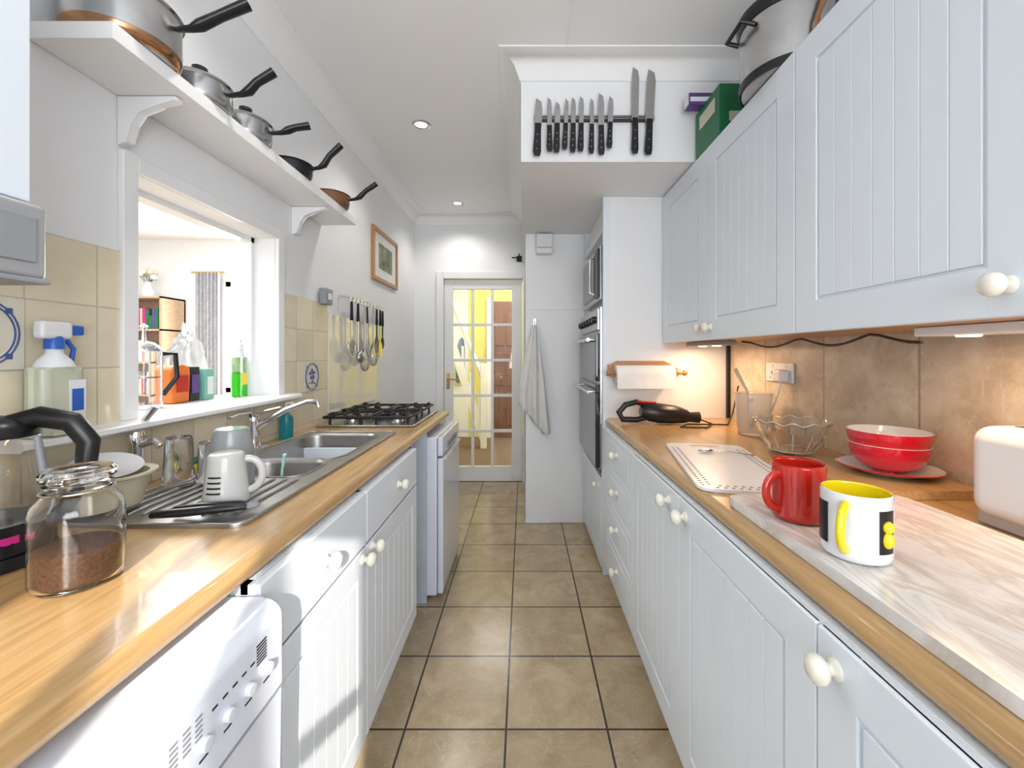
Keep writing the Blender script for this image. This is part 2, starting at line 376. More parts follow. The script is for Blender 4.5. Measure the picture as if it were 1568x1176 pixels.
b.box(LX+.02,FX-.02,ca,cb_,.12,.138,CABI); b.box(LX+.02,LX+.035,ca,cb_,.12,.868,CABI); b.box(-.55,-.53,ca,cb_,0,.12,CAB)
b.box(-.505,-.492,ca,cb_,.85,.868,CAB)
for a,c,ky in ((ca,1.256,.99),(1.256,cb_,1.57)):
    drawer(b,FX,a,c,.71,.868,1); door(b,FX,a,c,.13,.706,1,fr=.068)
    knob(b,FX,ky,.79,1)
knob(b,FX,1.256-.035,.68,1); knob(b,FX,1.256+.04,.685,1)
b.done()
b=B('base_cabinet'); b.box(LX+.02,FX-.02,-.5,.12,.12,.868,CAB); b.box(-.55,-.53,-.5,.12,0,.12,CAB); door(b,FX,-.5,.12,.13,.868,1); knob(b,FX,.07,.8,1); b.done()
b=B('worktop')
hx0,hx1,hy0,hy1=-.985,-.625,1.215,1.905
e=-.51
b.box(LX+.009,e,-.5,hy0,.87,CT,WORK); b.box(LX+.009,e,hy1,2.75,.87,CT,WORK); b.box(LX+.009,hx0,hy0,hy1,.87,CT,WORK); b.box(hx1,e,hy0,hy1,.87,CT,WORK)
lip=[(e,.87)]+[(e+.02*math.sin(a*pi/12),.89-.02*math.cos(a*pi/12)) for a in range(13)]+[(e,CT)]
b.prism(lip,1,-.5,2.75,WORK); b.done(False)
b=B('dishwasher')
P=[(LX+.04,0.02),(-.47,.02),(-.47,.10),(-.435,.115),(-.432,.69),(-.425,.70),(-.425,.80)]+[(-.46+.035*math.cos(a*pi/16),.82+.032*math.sin(a*pi/16)) for a in range(1,9)]+[(LX+.04,.852)]
b.prism(P,1,.14,.738,APPL,.004)
b.box(-.4285,-.4235,.15,.73,.700,.704,GREY)
for k in range(4):
    y=.555+k*.045; b.lathe([(0,0),(.010,0),(.009,.008),(0,.009)],(-.425,y,.762),APPL,16,Matrix.Rotation(pi/2,4,'Y'))
    b.box(-.4255,-.4245,y-.008,y+.008,.742,.745,BLACK)
for k in range(3):
    for j in range(5): b.box(-.4255,-.4243,.50+k*.02+ .0,.512+k*.02,.775+j*.007,.778+j*.007,GREY)
for j in range(7): b.box(-.4255,-.4243,.665,.69,.782+j*.005,.7842+j*.005,BLACK)
for k in range(5): b.box(-.4255,-.4243,.57+k*.02,.58+k*.02,.792,.795,BLACK)
b.box(-.4255,-.424,.26,.42,.735,.80,SCREEN,.0005)
b.lathe([(0,0),(.028,0),(.026,.016),(.02,.018),(0,.018)],(-.425,.21,.76),WPL,28,Matrix.Rotation(pi/2,4,'Y'))
b.done()
b=B('undercounter_fridge'); b.box(LX+.05,-.452,2.17,2.73,.02,.845,APPL,.01,3); b.box(-.450,-.420,2.175,2.725,.03,.735,APPL,.008,3); b.box(-.450,-.422,2.175,2.725,.745,.845,APPL,.008,3)
b.box(-.425,-.416,2.3,2.6,.765,.80,GREY,.003); b.box(-.422,-.408,2.2,2.7,.725,.735,WPL,.003)
for y in (2.22,2.68):
    for x in (-.98,-.5): b.lathe([(0,0),(.02,0),(.02,.02),(0,.02)],(x,y,.001),BLACK,12)
b.done()
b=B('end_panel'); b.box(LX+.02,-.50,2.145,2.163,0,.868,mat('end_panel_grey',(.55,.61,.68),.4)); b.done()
RF=.45
b=B('base_cabinet'); b.box(RF+.02,RX-.02,-.5,1.735,.11,.868,CAB); b.box(.51,.53,-.5,1.735,0,.11,CAB)
for a,c in ((1.21,1.735),(.643,1.21),(.07,.643),(-.5,.07)): door(b,RF,a,c,.11,.868,-1)
for y in (1.30,1.165,.603,.02): knob(b,RF,y,.825,-1,r=.021)
b.done()
b=B('drawer_unit'); b.box(RF+.02,RX-.02,1.736,2.418,.11,.868,CAB); b.box(.51,.53,1.736,2.418,0,.11,CAB); b.box(RF,RF+.02,2.29,2.418,.11,.868,CAB)
zs=[.11,.33,.51,.69,.868]
for z,zz in zip(zs,zs[1:]):
    drawer(b,RF,1.737,2.289,z,zz,-1); b.box(RF-.003,RF,1.79,2.24,z+.035,zz-.035,CAB,.0015); knob(b,RF-.002,2.01,(z+zz)/2+.01,-1)
b.done()
b=B('worktop'); e=.49
b.box(e,RX-.013,-.5,2.419,.87,CT,WORK)
b.prism([(e,.87)]+[(e-.02*math.sin(a*pi/12),.89-.02*math.cos(a*pi/12)) for a in range(13)]+[(e,CT)],1,-.5,2.419,WORK); b.done(False)
UX=.80
def wallcab(y0,y1,ky):
    b=B('wall_cabinet'); b.box(UX+.02,RX-.001,y0+.0005,y1-.0005,1.352,2.18,CAB); b.box(UX+.021,RX-.001,y0+.0005,y1-.0005,1.345,1.352,WOOD)
    door(b,UX,y0,y1,1.34,2.18,-1,fr=.088); knob(b,UX,ky,1.395,-1,r=.021); b.done()
wallcab(1.83,2.415,1.87); wallcab(1.234,1.829,1.79); wallcab(.634,1.233,.69); wallcab(.03,.633,.07)
b=B('wall_cabinet'); b.box(LX+.001,-.79,.05,.655,1.515,2.3,CAB); door(b,-.77,.05,.655,1.515,2.3,1); b.done()
b=B('extractor_hood'); b.box(LX+.01,-.755,.05,.665,1.395,1.513,LGREY,.010,4); b.box(-.757,-.75,.07,.645,1.42,1.49,GREY,.002); b.box(-.86,-.745,.06,.66,1.388,1.396,GREY,.002); b.done()
# ------------------------------------------------------------------ oven tower
b=B('oven_tower_housing')
b.box(.50,RX-.001,2.42,3.172,.001,2.189,WALL)
OX=.46
b.box(OX,.50,2.42,2.44,.0,2.189,CAB); b.box(OX,.50,3.152,3.172,0,2.189,CAB)
b.box(OX,.50,2.44,3.152,1.99,2.03,CAB)
door(b,OX-.012,2.425,3.168,.04,.56,-1); knob(b,OX-.012,2.5,.5,-1); b.done()
b=B('built_in_oven')
b.box(OX-.015,.499,2.445,3.15,.60,1.56,STEEL,.004)
b.box(OX-.04,OX-.012,2.45,3.145,.61,1.10,BGLASS,.005); b.box(OX-.04,OX-.012,2.45,3.145,1.12,1.40,BGLASS,.005); b.box(OX-.03,OX-.012,2.45,3.145,1.42,1.55,STEEL,.005)
for z in (1.055,1.365):
    b.tube([(OX-.04,2.5,z),(OX-.08,2.5,z)],.007,CHROME,10); b.tube([(OX-.04,3.1,z),(OX-.08,3.1,z)],.007,CHROME,10); b.tube([(OX-.08,2.47,z),(OX-.08,3.13,z)],.010,CHROME,12)
for k in range(6): b.lathe([(0,0),(.022,0),(.018,.022),(0,.024)],(OX-.03,2.52+k*.115,1.485),BLACK,20,Matrix.Rotation(-pi/2,4,'Y'))
b.done()
b=B('microwave_oven'); b.box(OX-.01,.499,2.47,3.12,1.60,1.93,STEEL,.006); b.box(OX-.02,OX-.008,2.63,3.09,1.635,1.90,BGLASS,.004); b.box(OX-.02,OX-.008,2.49,2.60,1.62,1.91,BLACK,.003)
b.tube([(OX-.02,2.615,1.65),(OX-.045,2.615,1.66),(OX-.045,2.615,1.87),(OX-.02,2.615,1.88)],.007,CHROME,10); b.done()
b=B('alarm_sounder'); b.box(PX(821,3.15),PX(846,3.15),3.11,3.177,2.03,2.18,WPL,.012,3); b.box(.1,.21,3.106,3.11,2.07,2.075,GREY); b.done()
b=B('tea_towel'); t=bmesh.new(); NU,NV=26,30; G=[]
for j in range(NV+1):
    v=j/NV; row=[]
    for i in range(NU+1):
        u=i/NU; wl=.016+.10*min(1,v*1.3)**.8; wr=.014+.10*v**.9
        x=.082-wl+(wl+wr)*u
        L=.60+.26*u if u<.75 else .60+.26*.75+.02
        z=1.50-v*L
        y=3.120+ .020*math.sin(u*17+v*2)*(0.3+v)+.01*math.sin(u*7)
        row.append(t.verts.new((x,y,z)))
    G.append(row)
for a,c in zip(G,G[1:]):
    for k in range(NU): t.faces.new((a[k],a[k+1],c[k+1],c[k]))
b.add(t,CLOTH)
b.tube([(.082,3.176,1.52),(.082,3.14,1.515),(.082,3.115,1.50),(.082,3.11,1.525)],.005,CHROME,8); b.box(.07,.095,3.167,3.1775,1.50,1.55,CHROME,.003)
o=b.done(); md=o.modifiers.new('thick','SOLIDIFY'); md.thickness=.004
# ------------------------------------------------------------------ knives
KY=1.98
b=B('magnetic_knife_rack'); b.box(PX(818,KY),PX(1000,KY),KY-.022,KY-.0002,2.375,2.40,BLACK,.003); b.box(PX(818,KY),PX(1000,KY),KY-.024,KY-.021,2.381,2.385,STEEL); b.box(PX(818,KY),PX(1000,KY),KY-.024,KY-.021,2.391,2.395,STEEL)
b.done()
def knife(px,zb,zm,zt,w,hw=.011,lean=0):
    b=B('kitchen_knife'); y=KY-.0265; w*=1.15; hw*=1.15
    b.prism([(-w*.5,zm-2.38),(w*.5,zm-2.38),(w*.5,zt-2.38-.05),(w*.3,zt-2.38-.015),(-w*.42,zt-2.38),(-w*.5,zt-2.38-.04)],1,-.001,.001,STEEL)
    b.prism([(-hw*.8,zm+.012-2.38),(hw*.8,zm+.012-2.38),(hw*.85,zm-.03-2.38),(hw*1.1,zb+.02-2.38),(hw*.9,zb-2.38),(-hw*.6,zb-2.38),(-hw,zb+.02-2.38),(-hw*.8,zm-.03-2.38)],1,-.009,.0015,BLACK,.002)
    for k in range(3): b.sphere((0,-.0095,zb-2.38+.03+k*(zm-zb-.04)/3),.003,STEEL,u=8,v=6)
    o=b.done(False); o.location=(PX(px,KY),y,2.38); o.rotation_euler=(0,lean,0)
for px,zb,zm,zt,w,hw in ((824,2.205,2.345,2.475,.030,.016),(841,2.225,2.335,2.48,.018,.012),(853,2.22,2.345,2.46,.022,.013),(866,2.235,2.345,2.475,.016,.011),(877,2.22,2.345,2.48,.018,.012),(889,2.225,2.345,2.485,.018,.012),(905,2.215,2.34,2.475,.016,.011),(919,2.21,2.335,2.50,.024,.013),(933,2.24,2.35,2.485,.020,.011),(970,2.215,2.37,2.62,.028,.014),(992,2.21,2.365,2.61,.034,.015)):
    knife(px,zb,zm,zt,w,hw,random.uniform(-.02,.06))
# ------------------------------------------------------------------ shelf + pans
b=B('wall_shelf'); SZ=2.01
b.box(LX+.001,-.90,.915,2.25,1.972,SZ,TRIM,.002)
for y in (1.13,1.97):
    b.prism([(LX+.001,1.971),(-.93,1.971),(-.93,1.958),(-.98,1.95),(-1.03,1.93),(-1.05,1.90),(-1.06,1.85),(LX+.001,1.84)],1,y-.012,y+.012,TRIM,.003)
b.done()
def pan(x,y,r,h,m,hl=.15,ha=0.35,z=SZ,lid=True,hdir=(1,.15),base=None):
    b=B('saucepan')
    b.lathe([(0,0),(r*.86,0),(r*.95,.006),(r,.02),(r,h-.003),(r+.006,h),(r+.004,h+.002),(r-.003,h-.004),(r-.004,.02),(r*.85,.006),(0,.006)],(x,y,z+.001),m,48)
    if base: b.lathe([(r*.5,-.0003),(r*.865,-.0003),(r*.958,.006),(r+.0008,.02),(r+.0008,.024)],(x,y,z+.0014),base,48)
    if lid:
        b.lathe([(r+.003,h+.003),(r,h+.008),(r*.7,h+.022),(r*.2,h+.03),(0,h+.03)],(x,y,z+.001),m,48)
        b.lathe([(.008,h+.03),(.008,h+.04),(.02,h+.045),(.02,h+.055),(0,h+.06)],(x,y,z+.001),BLACK,20)
    d=Vector((hdir[0],hdir[1],0)).normalized(); p=Vector((x,y,z+h*.75))
    pts=[p+d*(r-.002),p+d*(r+.03)+Vector((0,0,.008)),p+d*(r+.05)+Vector((0,0,.02)),p+d*(r+hl*.6)+Vector((0,0,.02+hl*.35*ha*2)),p+d*(r+hl)+Vector((0,0,.02+hl*ha*1.6))]
    b.tube(pts,[.008,.011,.018,.016,.018],BLACK,12,flat=.7)
    b.done()
COP=mat('copper_base',(.45,.25,.13),.2,1)
pan(-.985,1.03,.112,.12,STEEL,.16,.3,hdir=(1,.25),base=COP)
pan(-.965,1.245,.082,.065,STEEL,.12,.35,hdir=(1,.2))
pan(-.965,1.45,.080,.065,STEEL,.12,.15,hdir=(1,.35))
pan(-.965,1.73,.082,.05,BLACK,.12,.45,hdir=(1,.1),lid=False)
pan(-.965,2.09,.088,.06,AMBER,.13,.35,hdir=(1,.2),lid=False)
b=B('picture_frame'); a,c,z,zz=2.98,3.55,1.82,2.21; x=LX+.001
for q in ((a,a+.03,z,zz),(c-.03,c,z,zz),(a+.03,c-.03,z,z+.03),(a+.03,c-.03,zz-.03,zz)): b.box(x,x+.022,*q,WOOD,.004)
b.box(x,x+.010,a+.03,c-.03,z+.03,zz-.03,PAPER); b.box(x+.010,x+.0115,a+.13,c-.13,z+.1,zz-.1,PRINT)
b.done()
b=B('cooker_switch'); b.box(LX+.009,LX+.045,2.205,2.29,1.545,1.63,GREY,.005); b.box(LX+.045,LX+.052,2.23,2.265,1.57,1.605,WPL,.003); b.done()
b=B('light_switch'); b.box(LX+.001,LX+.012,4.0,4.085,1.22,1.31,WPL,.004); b.box(LX+.012,LX+.016,4.03,4.055,1.25,1.28,WPL,.002); b.done()
b=B('coat_hook'); b.box(-.07,-.02,4.172,4.179,2.2,2.26,BLACK,.002)
b.tube([(-.045,4.172,2.245),(-.045,4.13,2.24),(-.045,4.12,2.27)],.006,BLACK,8); b.tube([(-.12,4.165,2.24),(-.02,4.165,2.24)],.006,BLACK,8); b.done()
UR=-1.045; b=B('utensil_rail'); b.tube([(UR,2.45,1.62),(UR,3.05,1.62)],.007,CHROME,10)
for y in (2.46,3.04): b.tube([(LX,y,1.62),(UR,y,1.62)],.008,CHROME,8)
for k in range(10):
    y=2.49+k*.058; b.tube([(UR,y,1.628),(UR+.013,y,1.62),(UR+.013,y,1.595),(UR+.02,y,1.588),(UR+.024,y,1.60)],.003,CHROME,6)
b.done()
def hang(name,y,L,kind,m=STEEL,dx=.02):
    b=B(name); x=UR+dx; z=1.59
    b.tube([(x,y,z),(x,y,z-.11)],[.010,.014],BLACK if kind!='whisk' else CHROME,8,flat=.7); b.tube([(x,y,z-.11),(x,y,z-L+.06)],.005,STEEL if m is STEEL else m,6)
    zb=z-L
    if kind=='whisk':
        for k in range(5):
            a=k*pi/5; r=.040; pts=[]
            for j in range(13):
                t=j/12*pi; pts.append((x+math.cos(a)*r*math.cos(t)*.8,y+math.sin(a)*r*math.cos(t),zb+.06-.08*math.sin(t)))
            pts=[(x,y,zb+.15)]+pts+[(x,y,zb+.15)]
            b.tube(pts,.0024,STEEL,5)
    elif kind=='ladle': b.sphere((x+.015,y,zb+.03),.042,m,(.6,1,.9))
    elif kind=='spat': b.prism([(y-.030,zb-.02),(y+.030,zb-.02),(y+.035,zb+.06),(y+.014,zb+.09),(y-.014,zb+.09),(y-.035,zb+.06)],0,x-.002,x+.003,m,.001)
    elif kind=='spoon': b.sphere((x,y,zb+.03),.036,m,(.25,.8,1.2))
    elif kind=='sieve':
        b.tube([(x,y+.05*math.cos(a*pi/12),zb+.05*math.sin(a*pi/12)) for a in range(24)],.004,CHROME,6,closed=True)
        for q in range(-4,5):
            hh=math.sqrt(max(0,.05**2-(q*.011)**2)); b.tube([(x,y+q*.011,zb-hh),(x,y+q*.011,zb+hh)],.001,STEEL,4); b.tube([(x,y-hh,zb+q*.011),(x,y+hh,zb+q*.011)],.001,STEEL,4)
    b.done()
hang('sieve',2.49,.27,'sieve'); hang('ladle',2.585,.36,'ladle'); hang('whisk',2.67,.40,'whisk',dx=.03); hang('serving_spoon',2.745,.30,'spoon',dx=.015); hang('whisk',2.82,.37,'whisk',dx=.03)
hang('slotted_spatula',2.90,.28,'spat',BLACK,dx=.025); hang('spatula',2.97,.31,'spat',YEL,dx=.025); hang('serving_spoon',3.035,.26,'spoon',BLACK)
# ------------------------------------------------------------------ hob
b=B('gas_hob'); h0=CT+.001
b.box(-1.05,-.55,2.10,2.70,h0,h0+.012,STEEL,.005)
for (x,y,r) in ((-.92,2.25,.045),(-.92,2.55,.055),(-.68,2.25,.05),(-.68,2.55,.04)):
    b.lathe([(0,.012),(r,.012),(r*.95,.024),(r*.6,.026),(0,.026)],(x,y,h0),STEEL,28); b.lathe([(0,.026),(r*.8,.026),(r*.8,.034),(r*.7,.037),(0,.037)],(x,y,h0),IRON,28)
    for k in range(4):
        a=k*pi/2+pi/4; ca_,sa=math.cos(a),math.sin(a)
        b.tube([(x+.115*ca_,y+.13*sa,h0+.012),(x+.112*ca_,y+.125*sa,h0+.045),(x+.09*ca_,y+.10*sa,h0+.052),(x+.025*ca_,y+.025*sa,h0+.052)],.007,IRON,8)
for y in (2.25,2.55):
    b.tube([(-1.02,y-.12,h0+.045),(-.58,y-.12,h0+.045),(-.58,y+.12,h0+.045),(-1.02,y+.12,h0+.045)],.007,IRON,8,closed=True)
    b.tube([(-.80,y-.12,h0+.045),(-.80,y+.12,h0+.045)],.007,IRON,8)
    for x in (-1.0,-.92,-.68,-.6):
        b.tube([(x,y-.12,h0+.045),(x,y-.10,h0+.06),(x,y-.06,h0+.06)],.006,IRON,8);b.tube([(x,y+.12,h0+.045),(x,y+.10,h0+.06),(x,y+.06,h0+.06)],.006,IRON,8)
    b.tube([(-1.02,y,h0+.05),(-.96,y,h0+.052)],.006,IRON,8); b.tube([(-.58,y,h0+.05),(-.64,y,h0+.052)],.006,IRON,8)
for k in range(4): b.lathe([(0,0),(.016,0),(.014,.018),(0,.019)],(-.80,2.31+k*.06,h0+.012),BLACK,16)
b.done()
# ------------------------------------------------------------------ sink
b=B('kitchen_sink'); zt=CT+.006
t=bmesh.new(); edges=[]
def loop(pts,z):
    vs=[t.verts.new((x,y,z)) for x,y in pts]; es=[t.edges.new((vs[k],vs[(k+1)%len(vs)])) for k in range(len(vs))]; return vs,es
outer=rrect(-1.005,-.595,.885,1.97,.035); bowls=[(-.965,-.645,1.455,1.885,.06,.16),(-.89,-.66,1.235,1.42,.05,.11)]
ov,oe=loop(outer,zt); edges+=oe; bl=[]
for q in bowls:
    v,es=loop(rrect(*q[:5]),zt); edges+=es; bl.append(v)
bmesh.ops.triangle_fill(t,edges=edges,use_beauty=True)
lo=[t.verts.new((v.co.x,v.co.y,CT+.0005)) for v in ov]
for k in range(len(ov)): t.faces.new((ov[k],ov[(k+1)%len(ov)],lo[(k+1)%len(ov)],lo[k]))
for q,v in zip(bowls,bl):
    x0,x1,y0,y1,r,d=q; prev=v
    for ins,dz in ((.004,.008),(.008,d-.03),(.02,d-.008),(.045,d)):
        cur=[t.verts.new((x,y,zt-dz)) for x,y in rrect(x0+ins,x1-ins,y0+ins,y1-ins,r)]
        for k in range(len(v)): t.faces.new((prev[k],prev[(k+1)%len(v)],cur[(k+1)%len(v)],cur[k]))
        prev=cur
    t.faces.new(prev)
b.add(t,SINK)
for q in bowls:
    cx,cy=(q[0]+q[1])/2,(q[2]+q[3])/2; b.lathe([(.04,0),(.036,.003),(.02,.002),(0,.001)],(cx,cy,zt-q[5]),CHROME,24)
    b.tube([(x,y,zt+.001) for x,y in rrect(q[0]-.006,q[1]+.006,q[2]-.006,q[3]+.006,q[4]+.006)],.003,SINK,6,closed=True)
b.tube([(x,y,zt) for x,y in rrect(-1.0,-.6,.89,1.965,.03)],.004,SINK,8,closed=True)
for k in range(10):
    x=-.96+k*.034; b.tube([(x,.94,zt),(x,.96,zt+.002),(x,1.19,zt+.002),(x,1.21,zt)],.0045,SINK,8)
b.done()
b=B('mixer_tap'); tx,ty=-1.035,1.60
b.box(tx-.025,tx+.022,ty-.06,ty+.06,CT+.001,CT+.012,CHROME,.005)
b.lathe([(0,0),(.026,0),(.024,.02),(.02,.06),(.022,.10),(.018,.118),(0,.122)],(tx,ty,CT+.012),CHROME,28)
b.tube([(tx,ty,CT+.07),(tx+.03,ty+.0,CT+.10),(tx+.12,ty+.01,CT+.155),(tx+.20,ty+.02,CT+.185),(tx+.235,ty+.02,CT+.185),(tx+.24,ty+.02,CT+.165)],[.012,.012,.011,.010,.011,.011],CHROME,14)
b.tube([(tx,ty,CT+.13),(tx+.005,ty-.03,CT+.15),(tx+.02,ty-.12,CT+.155),(tx+.025,ty-.17,CT+.15)],[.014,.012,.007,.009],CHROME,12,flat=.6)
b.tube([(tx,ty,CT+.13),(tx+.04,ty+.01,CT+.15),(tx+.10,ty+.01,CT+.165)],[.012,.009,.008],CHROME,12,flat=.6)
b.done()
b=B('filter_tap'); tx,ty=-1.048,1.13
b.lathe([(0,0),(.024,0),(.02,.01),(.015,.02),(.017,.12),(.022,.135),(.018,.16),(0,.165)],(tx,ty,CT+.001),CHROME,24)
b.tube([(tx,ty,CT+.15),(tx+.015,ty+.01,CT+.19),(tx+.035,ty+.02,CT+.225)],[.013,.010,.012],CHROME,12,flat=.6)
b.tube([(tx,ty,CT+.12),(tx+.05,ty,CT+.135),(tx+.065,ty,CT+.12)],[.01,.009,.009],CHROME,12); b.done()
# ------------------------------------------------------------------ tabletop items
def mug(name,x,y,z,r,h,m,mi,hdir,hm=None,flip=False,taper=0,hs=1):
    b=B(name); rb=r*(1-taper)
    o=[(0,0),(rb*.85,0),(rb*.97,.004),(rb,.012),(r,h-.003),(r-.002,h)]; i=[(r-.002,h),(r-.005,h-.003),(rb-.006,.014),(rb*.8,.008),(0,.007)]
    if flip: o=[(a,h-c) for a,c in o]; i=[(a,h-c) for a,c in i]
    b.lathe(o,(x,y,z),m,48); b.lathe(i,(x,y,z),mi,48)
    d=Vector((hdir[0],hdir[1],0)).normalized(); c=Vector((x,y,z+h*.52)); pts=[]
    for k in range(13):
        a=-pi/2+pi*k/12; pts.append(c+d*(r-.006-(0.004 if k in(0,12) else 0)+.032*hs*math.cos(a))+Vector((0,0,math.sin(a)*h*.33)))
    b.tube(pts,.0068,hm or m,12,flat=1.3); return b
ZS=CT+.0225
b=B('marble_pastry_board'); b.prism(rrect(.503,.93,.25,1.04,.025),2,CT+.001,ZS-.001,MARBLE,.004); b.done(False)
mx,my=.583,.888
b=mug('coffee_mug',mx,my,ZS,.050,.116,RED,RED,(-1,-.2),hs=1.1); b.lathe([(.048,.1155),(.050,.119),(.0465,.117)],(mx,my,ZS),RED,48); b.done()
mx,my=.577,.727
b=mug('coffee_mug',mx,my,ZS,.051,.113,CERA,YEL,(-.80,-.60),YEL,hs=1.0)
for a0,a1 in ((-92,-58),(-28,12),(150,185),(60,100)):
    b.lathe([(.0517,.022),(.0517,.092)],(mx,my,ZS),BLACK,12,ang=(math.radians(a0),math.radians(a1)))
for ac in (-75,):
    A=math.radians(ac); q=(math.cos(A),math.sin(A))
    b.sphere((mx+.0505*q[0],my+.0505*q[1],ZS+.066),.010,YEL,(1,1,1),12,8); b.sphere((mx+.0505*q[0],my+.0505*q[1],ZS+.045),.014,YEL,(.7,.7,1),12,8)
b.done()
b=B('wooden_chopping_board'); b.prism(rrect(.848,1.168,1.055,1.40,.03),2,CT+.001,CT+.024,WORK,.004); b.done(False)
zp=CT+.0245; cx,cy=1.063,1.22
b=B('dinner_plate'); b.lathe([(0,0),(.07,0),(.075,.004),(.118,.018),(.122,.020),(.118,.022),(.074,.009),(0,.006)],(cx,cy,zp),CERA,64)
b.lathe([(.1205,.0182),(.1232,.0205),(.1205,.0226)],(cx,cy,zp),RED,64)
b.done()
def bowl(name,x,y,z,r,h,mo,mi,foot=.5,th=.004):
    b=B(name); o=[(0,.004),(r*foot-.006,.004),(r*foot-.004,0),(r*foot,0),(r*foot,.006)]
    for k in range(1,9):
        a=k/8*pi/2; o.append((r*foot+(r-r*foot)*math.sin(a),.006+(h-.006)*(1-math.cos(a))))
    i=[(r,h),(r-th*.5,h+.001)]
    for k in range(8,-1,-1):
        a=k/8*pi/2; i.append((max(0,r*foot-.004+(r-r*foot)*math.sin(a)),.010+(h-.010)*(1-math.cos(a))))
    i.append((0,.010))
    b.lathe(o,(x,y,z),mo,56); b.lathe(i,(x,y,z),mi,56); return b
bowl('cereal_bowl',cx,cy,zp+.0068,.094,.078,REDP,CERA,.42).done()
bowl('cereal_bowl',cx,cy,zp+.045,.098,.078,REDP,CERA,.42).done()
b=B('glass_bowl'); gy=1.57
b.lathe([(0,0),(.06,0),(.072,.006),(.082,.03),(.106,.06),(.119,.10),(.125,.115),(.120,.118),(.113,.102),(.099,.063),(.076,.034),(.066,.014),(0,.010)],(1.005,gy,CT+.001),GLASS,120,wave=(12,.025,.005,.11))
for R_,Z_,q in ((.1225,.1185,.0028),(.074,.012,.0025)):  # bright rim and base highlights modelled as pale rings
    b.tube([(1.005+R_*(1+.025*math.cos(12*a*pi/60))*math.cos(a*pi/60),gy+R_*(1+.025*math.cos(12*a*pi/60))*math.sin(a*pi/60),CT+.001+Z_+(.005*math.cos(12*a*pi/60)*Z_/.11)) for a in range(120)],q,PALE_GLINT,6,closed=True)
for k in range(12):
    a=k*pi/6; b.tube([(1.005+q*1.027*math.cos(a),gy+q*1.027*math.sin(a),CT+.002+z) for q,z in ((.076,.018),(.095,.045),(.113,.08))],.0022,PALE_GLINT,6)
b.done()
b=B('measuring_jug')
b.lathe([(0,0),(.062,0),(.066,.005),(.078,.185),(.080,.19),(.0765,.188),(.064,.01),(0,.006)],(1.06,1.93,CT+.001),mat('frosted_plastic',(.95,.94,.92),.2,trans=.75,var=0),40)
b.tube([(1.06-.04,1.93-.062,CT+.165),(1.06-.065,1.93-.095,CT+.16),(1.06-.06,1.93-.09,CT+.07),(1.06-.035,1.93-.058,CT+.05)],.007,PALE_GLINT,10)
b.tube([(1.05,1.93,CT+.02),(1.04,1.95,CT+.20),(1.00,1.98,CT+.30)],[.006,.006,.010],CREAM,8); b.done()
b=B('double_socket'); b.box(RX-.025,RX-.013,1.83,2.03,1.15,1.24,WPL,.004)
for y in (1.88,1.98):
    b.box(RX-.028,RX-.025,y-.012,y+.012,1.215,1.23,WPL,.001); b.box(RX-.0255,RX-.0245,y-.003,y+.003,1.185,1.2,BLACK); b.box(RX-.0255,RX-.0245,y-.018,y-.010,1.167,1.172,BLACK); b.box(RX-.0255,RX-.0245,y+.010,y+.018,1.167,1.172,BLACK)
b.box(RX-.07,RX-.025,1.845,1.905,1.155,1.21,WPL,.01,3)
b.tube([(RX-.05,1.87,1.16),(RX-.055,1.88,1.10),(RX-.05,1.95,1.0),(RX-.06,2.05,CT+.006)],.004,WPL,8); b.done()
b=B('toaster'); b.box(.985,1.183,.60,.935,CT+.018,1.125,WPL,.035,5); b.box(.998,1.170,.615,.920,CT+.001,CT+.034,LGREY,.004)
for x in (1.045,1.105): b.box(x,x+.025,.65,.89,1.122,1.1265,BLACK,.001)
b.box(1.07,1.10,.93,.952,1.04,1.06,BLACK,.004); b.lathe([(0,0),(.016,0),(.014,.014),(0,.014)],(1.085,.935,.98),GREY,20,Matrix.Rotation(-pi/2,4,'X')); b.done()
Mr=Matrix.Translation((.660,1.385,0))@Matrix.Rotation(math.radians(-10),4,'Z')
b=B('chopping_board'); w,l=.140,.295
b.prism(rrect(-w,w,-l,l,.04),2,CT+.001,CT+.010,WPL,.002,M=Mr)
HD=mat('hole_grey',(.16,.13,.10),.7)
for k in range(24):
    for s_,o_ in ((-1,.016),(-1,.034),(1,.016),(1,.034)):
        y=-l+.035+k*(2*l-.13)/23+(.010 if o_>.02 else 0)
        b.lathe([(.0045,0),(.004,.0004),(0,.0003)],Mr@Vector((s_*(w-o_),y,CT+.0101)),HD,10)
for k in range(10):
    for o_ in (.016,.034): b.lathe([(.0045,0),(.004,.0004),(0,.0003)],Mr@Vector((-w+.05+k*.020+(.01 if o_>.02 else 0),-l+o_,CT+.0101)),HD,10)
b.prism(rrect(-.05,.05,l-.065,l-.030,.017),2,CT+.0101,CT+.0105,WOOD,M=Mr)
b.tube([tuple(Mr@Vector((x,y,CT+.0105))) for x,y in rrect(-.053,.053,l-.068,l-.027,.019)],.0022,WPL,6,closed=True)
b.done()
b=B('teaspoon'); b.sphere(tuple(Mr@Vector((-.02,.14,CT+.018))),.022,CHROME,(1.3,.75,.25)); b.tube([tuple(Mr@Vector(p)) for p in ((0,.135,CT+.016),(.04,.125,CT+.021),(.13,.10,CT+.015))],[.003,.003,.005],CHROME,8,flat=.5); b.done()
b=B('kitchen_roll_holder'); y=2.32
xa,xb=PX(930,2.38),PX(1035,2.38)
b.prism([(xa,1.155),(xa+.01,1.215),(xa+.06,1.24),(xb-.06,1.24),(xb-.01,1.215),(xb,1.155),(xb-.03,1.15),(xb-.06,1.20),(xa+.06,1.20),(xa+.03,1.15)],1,2.398,2.419,WOOD,.003)
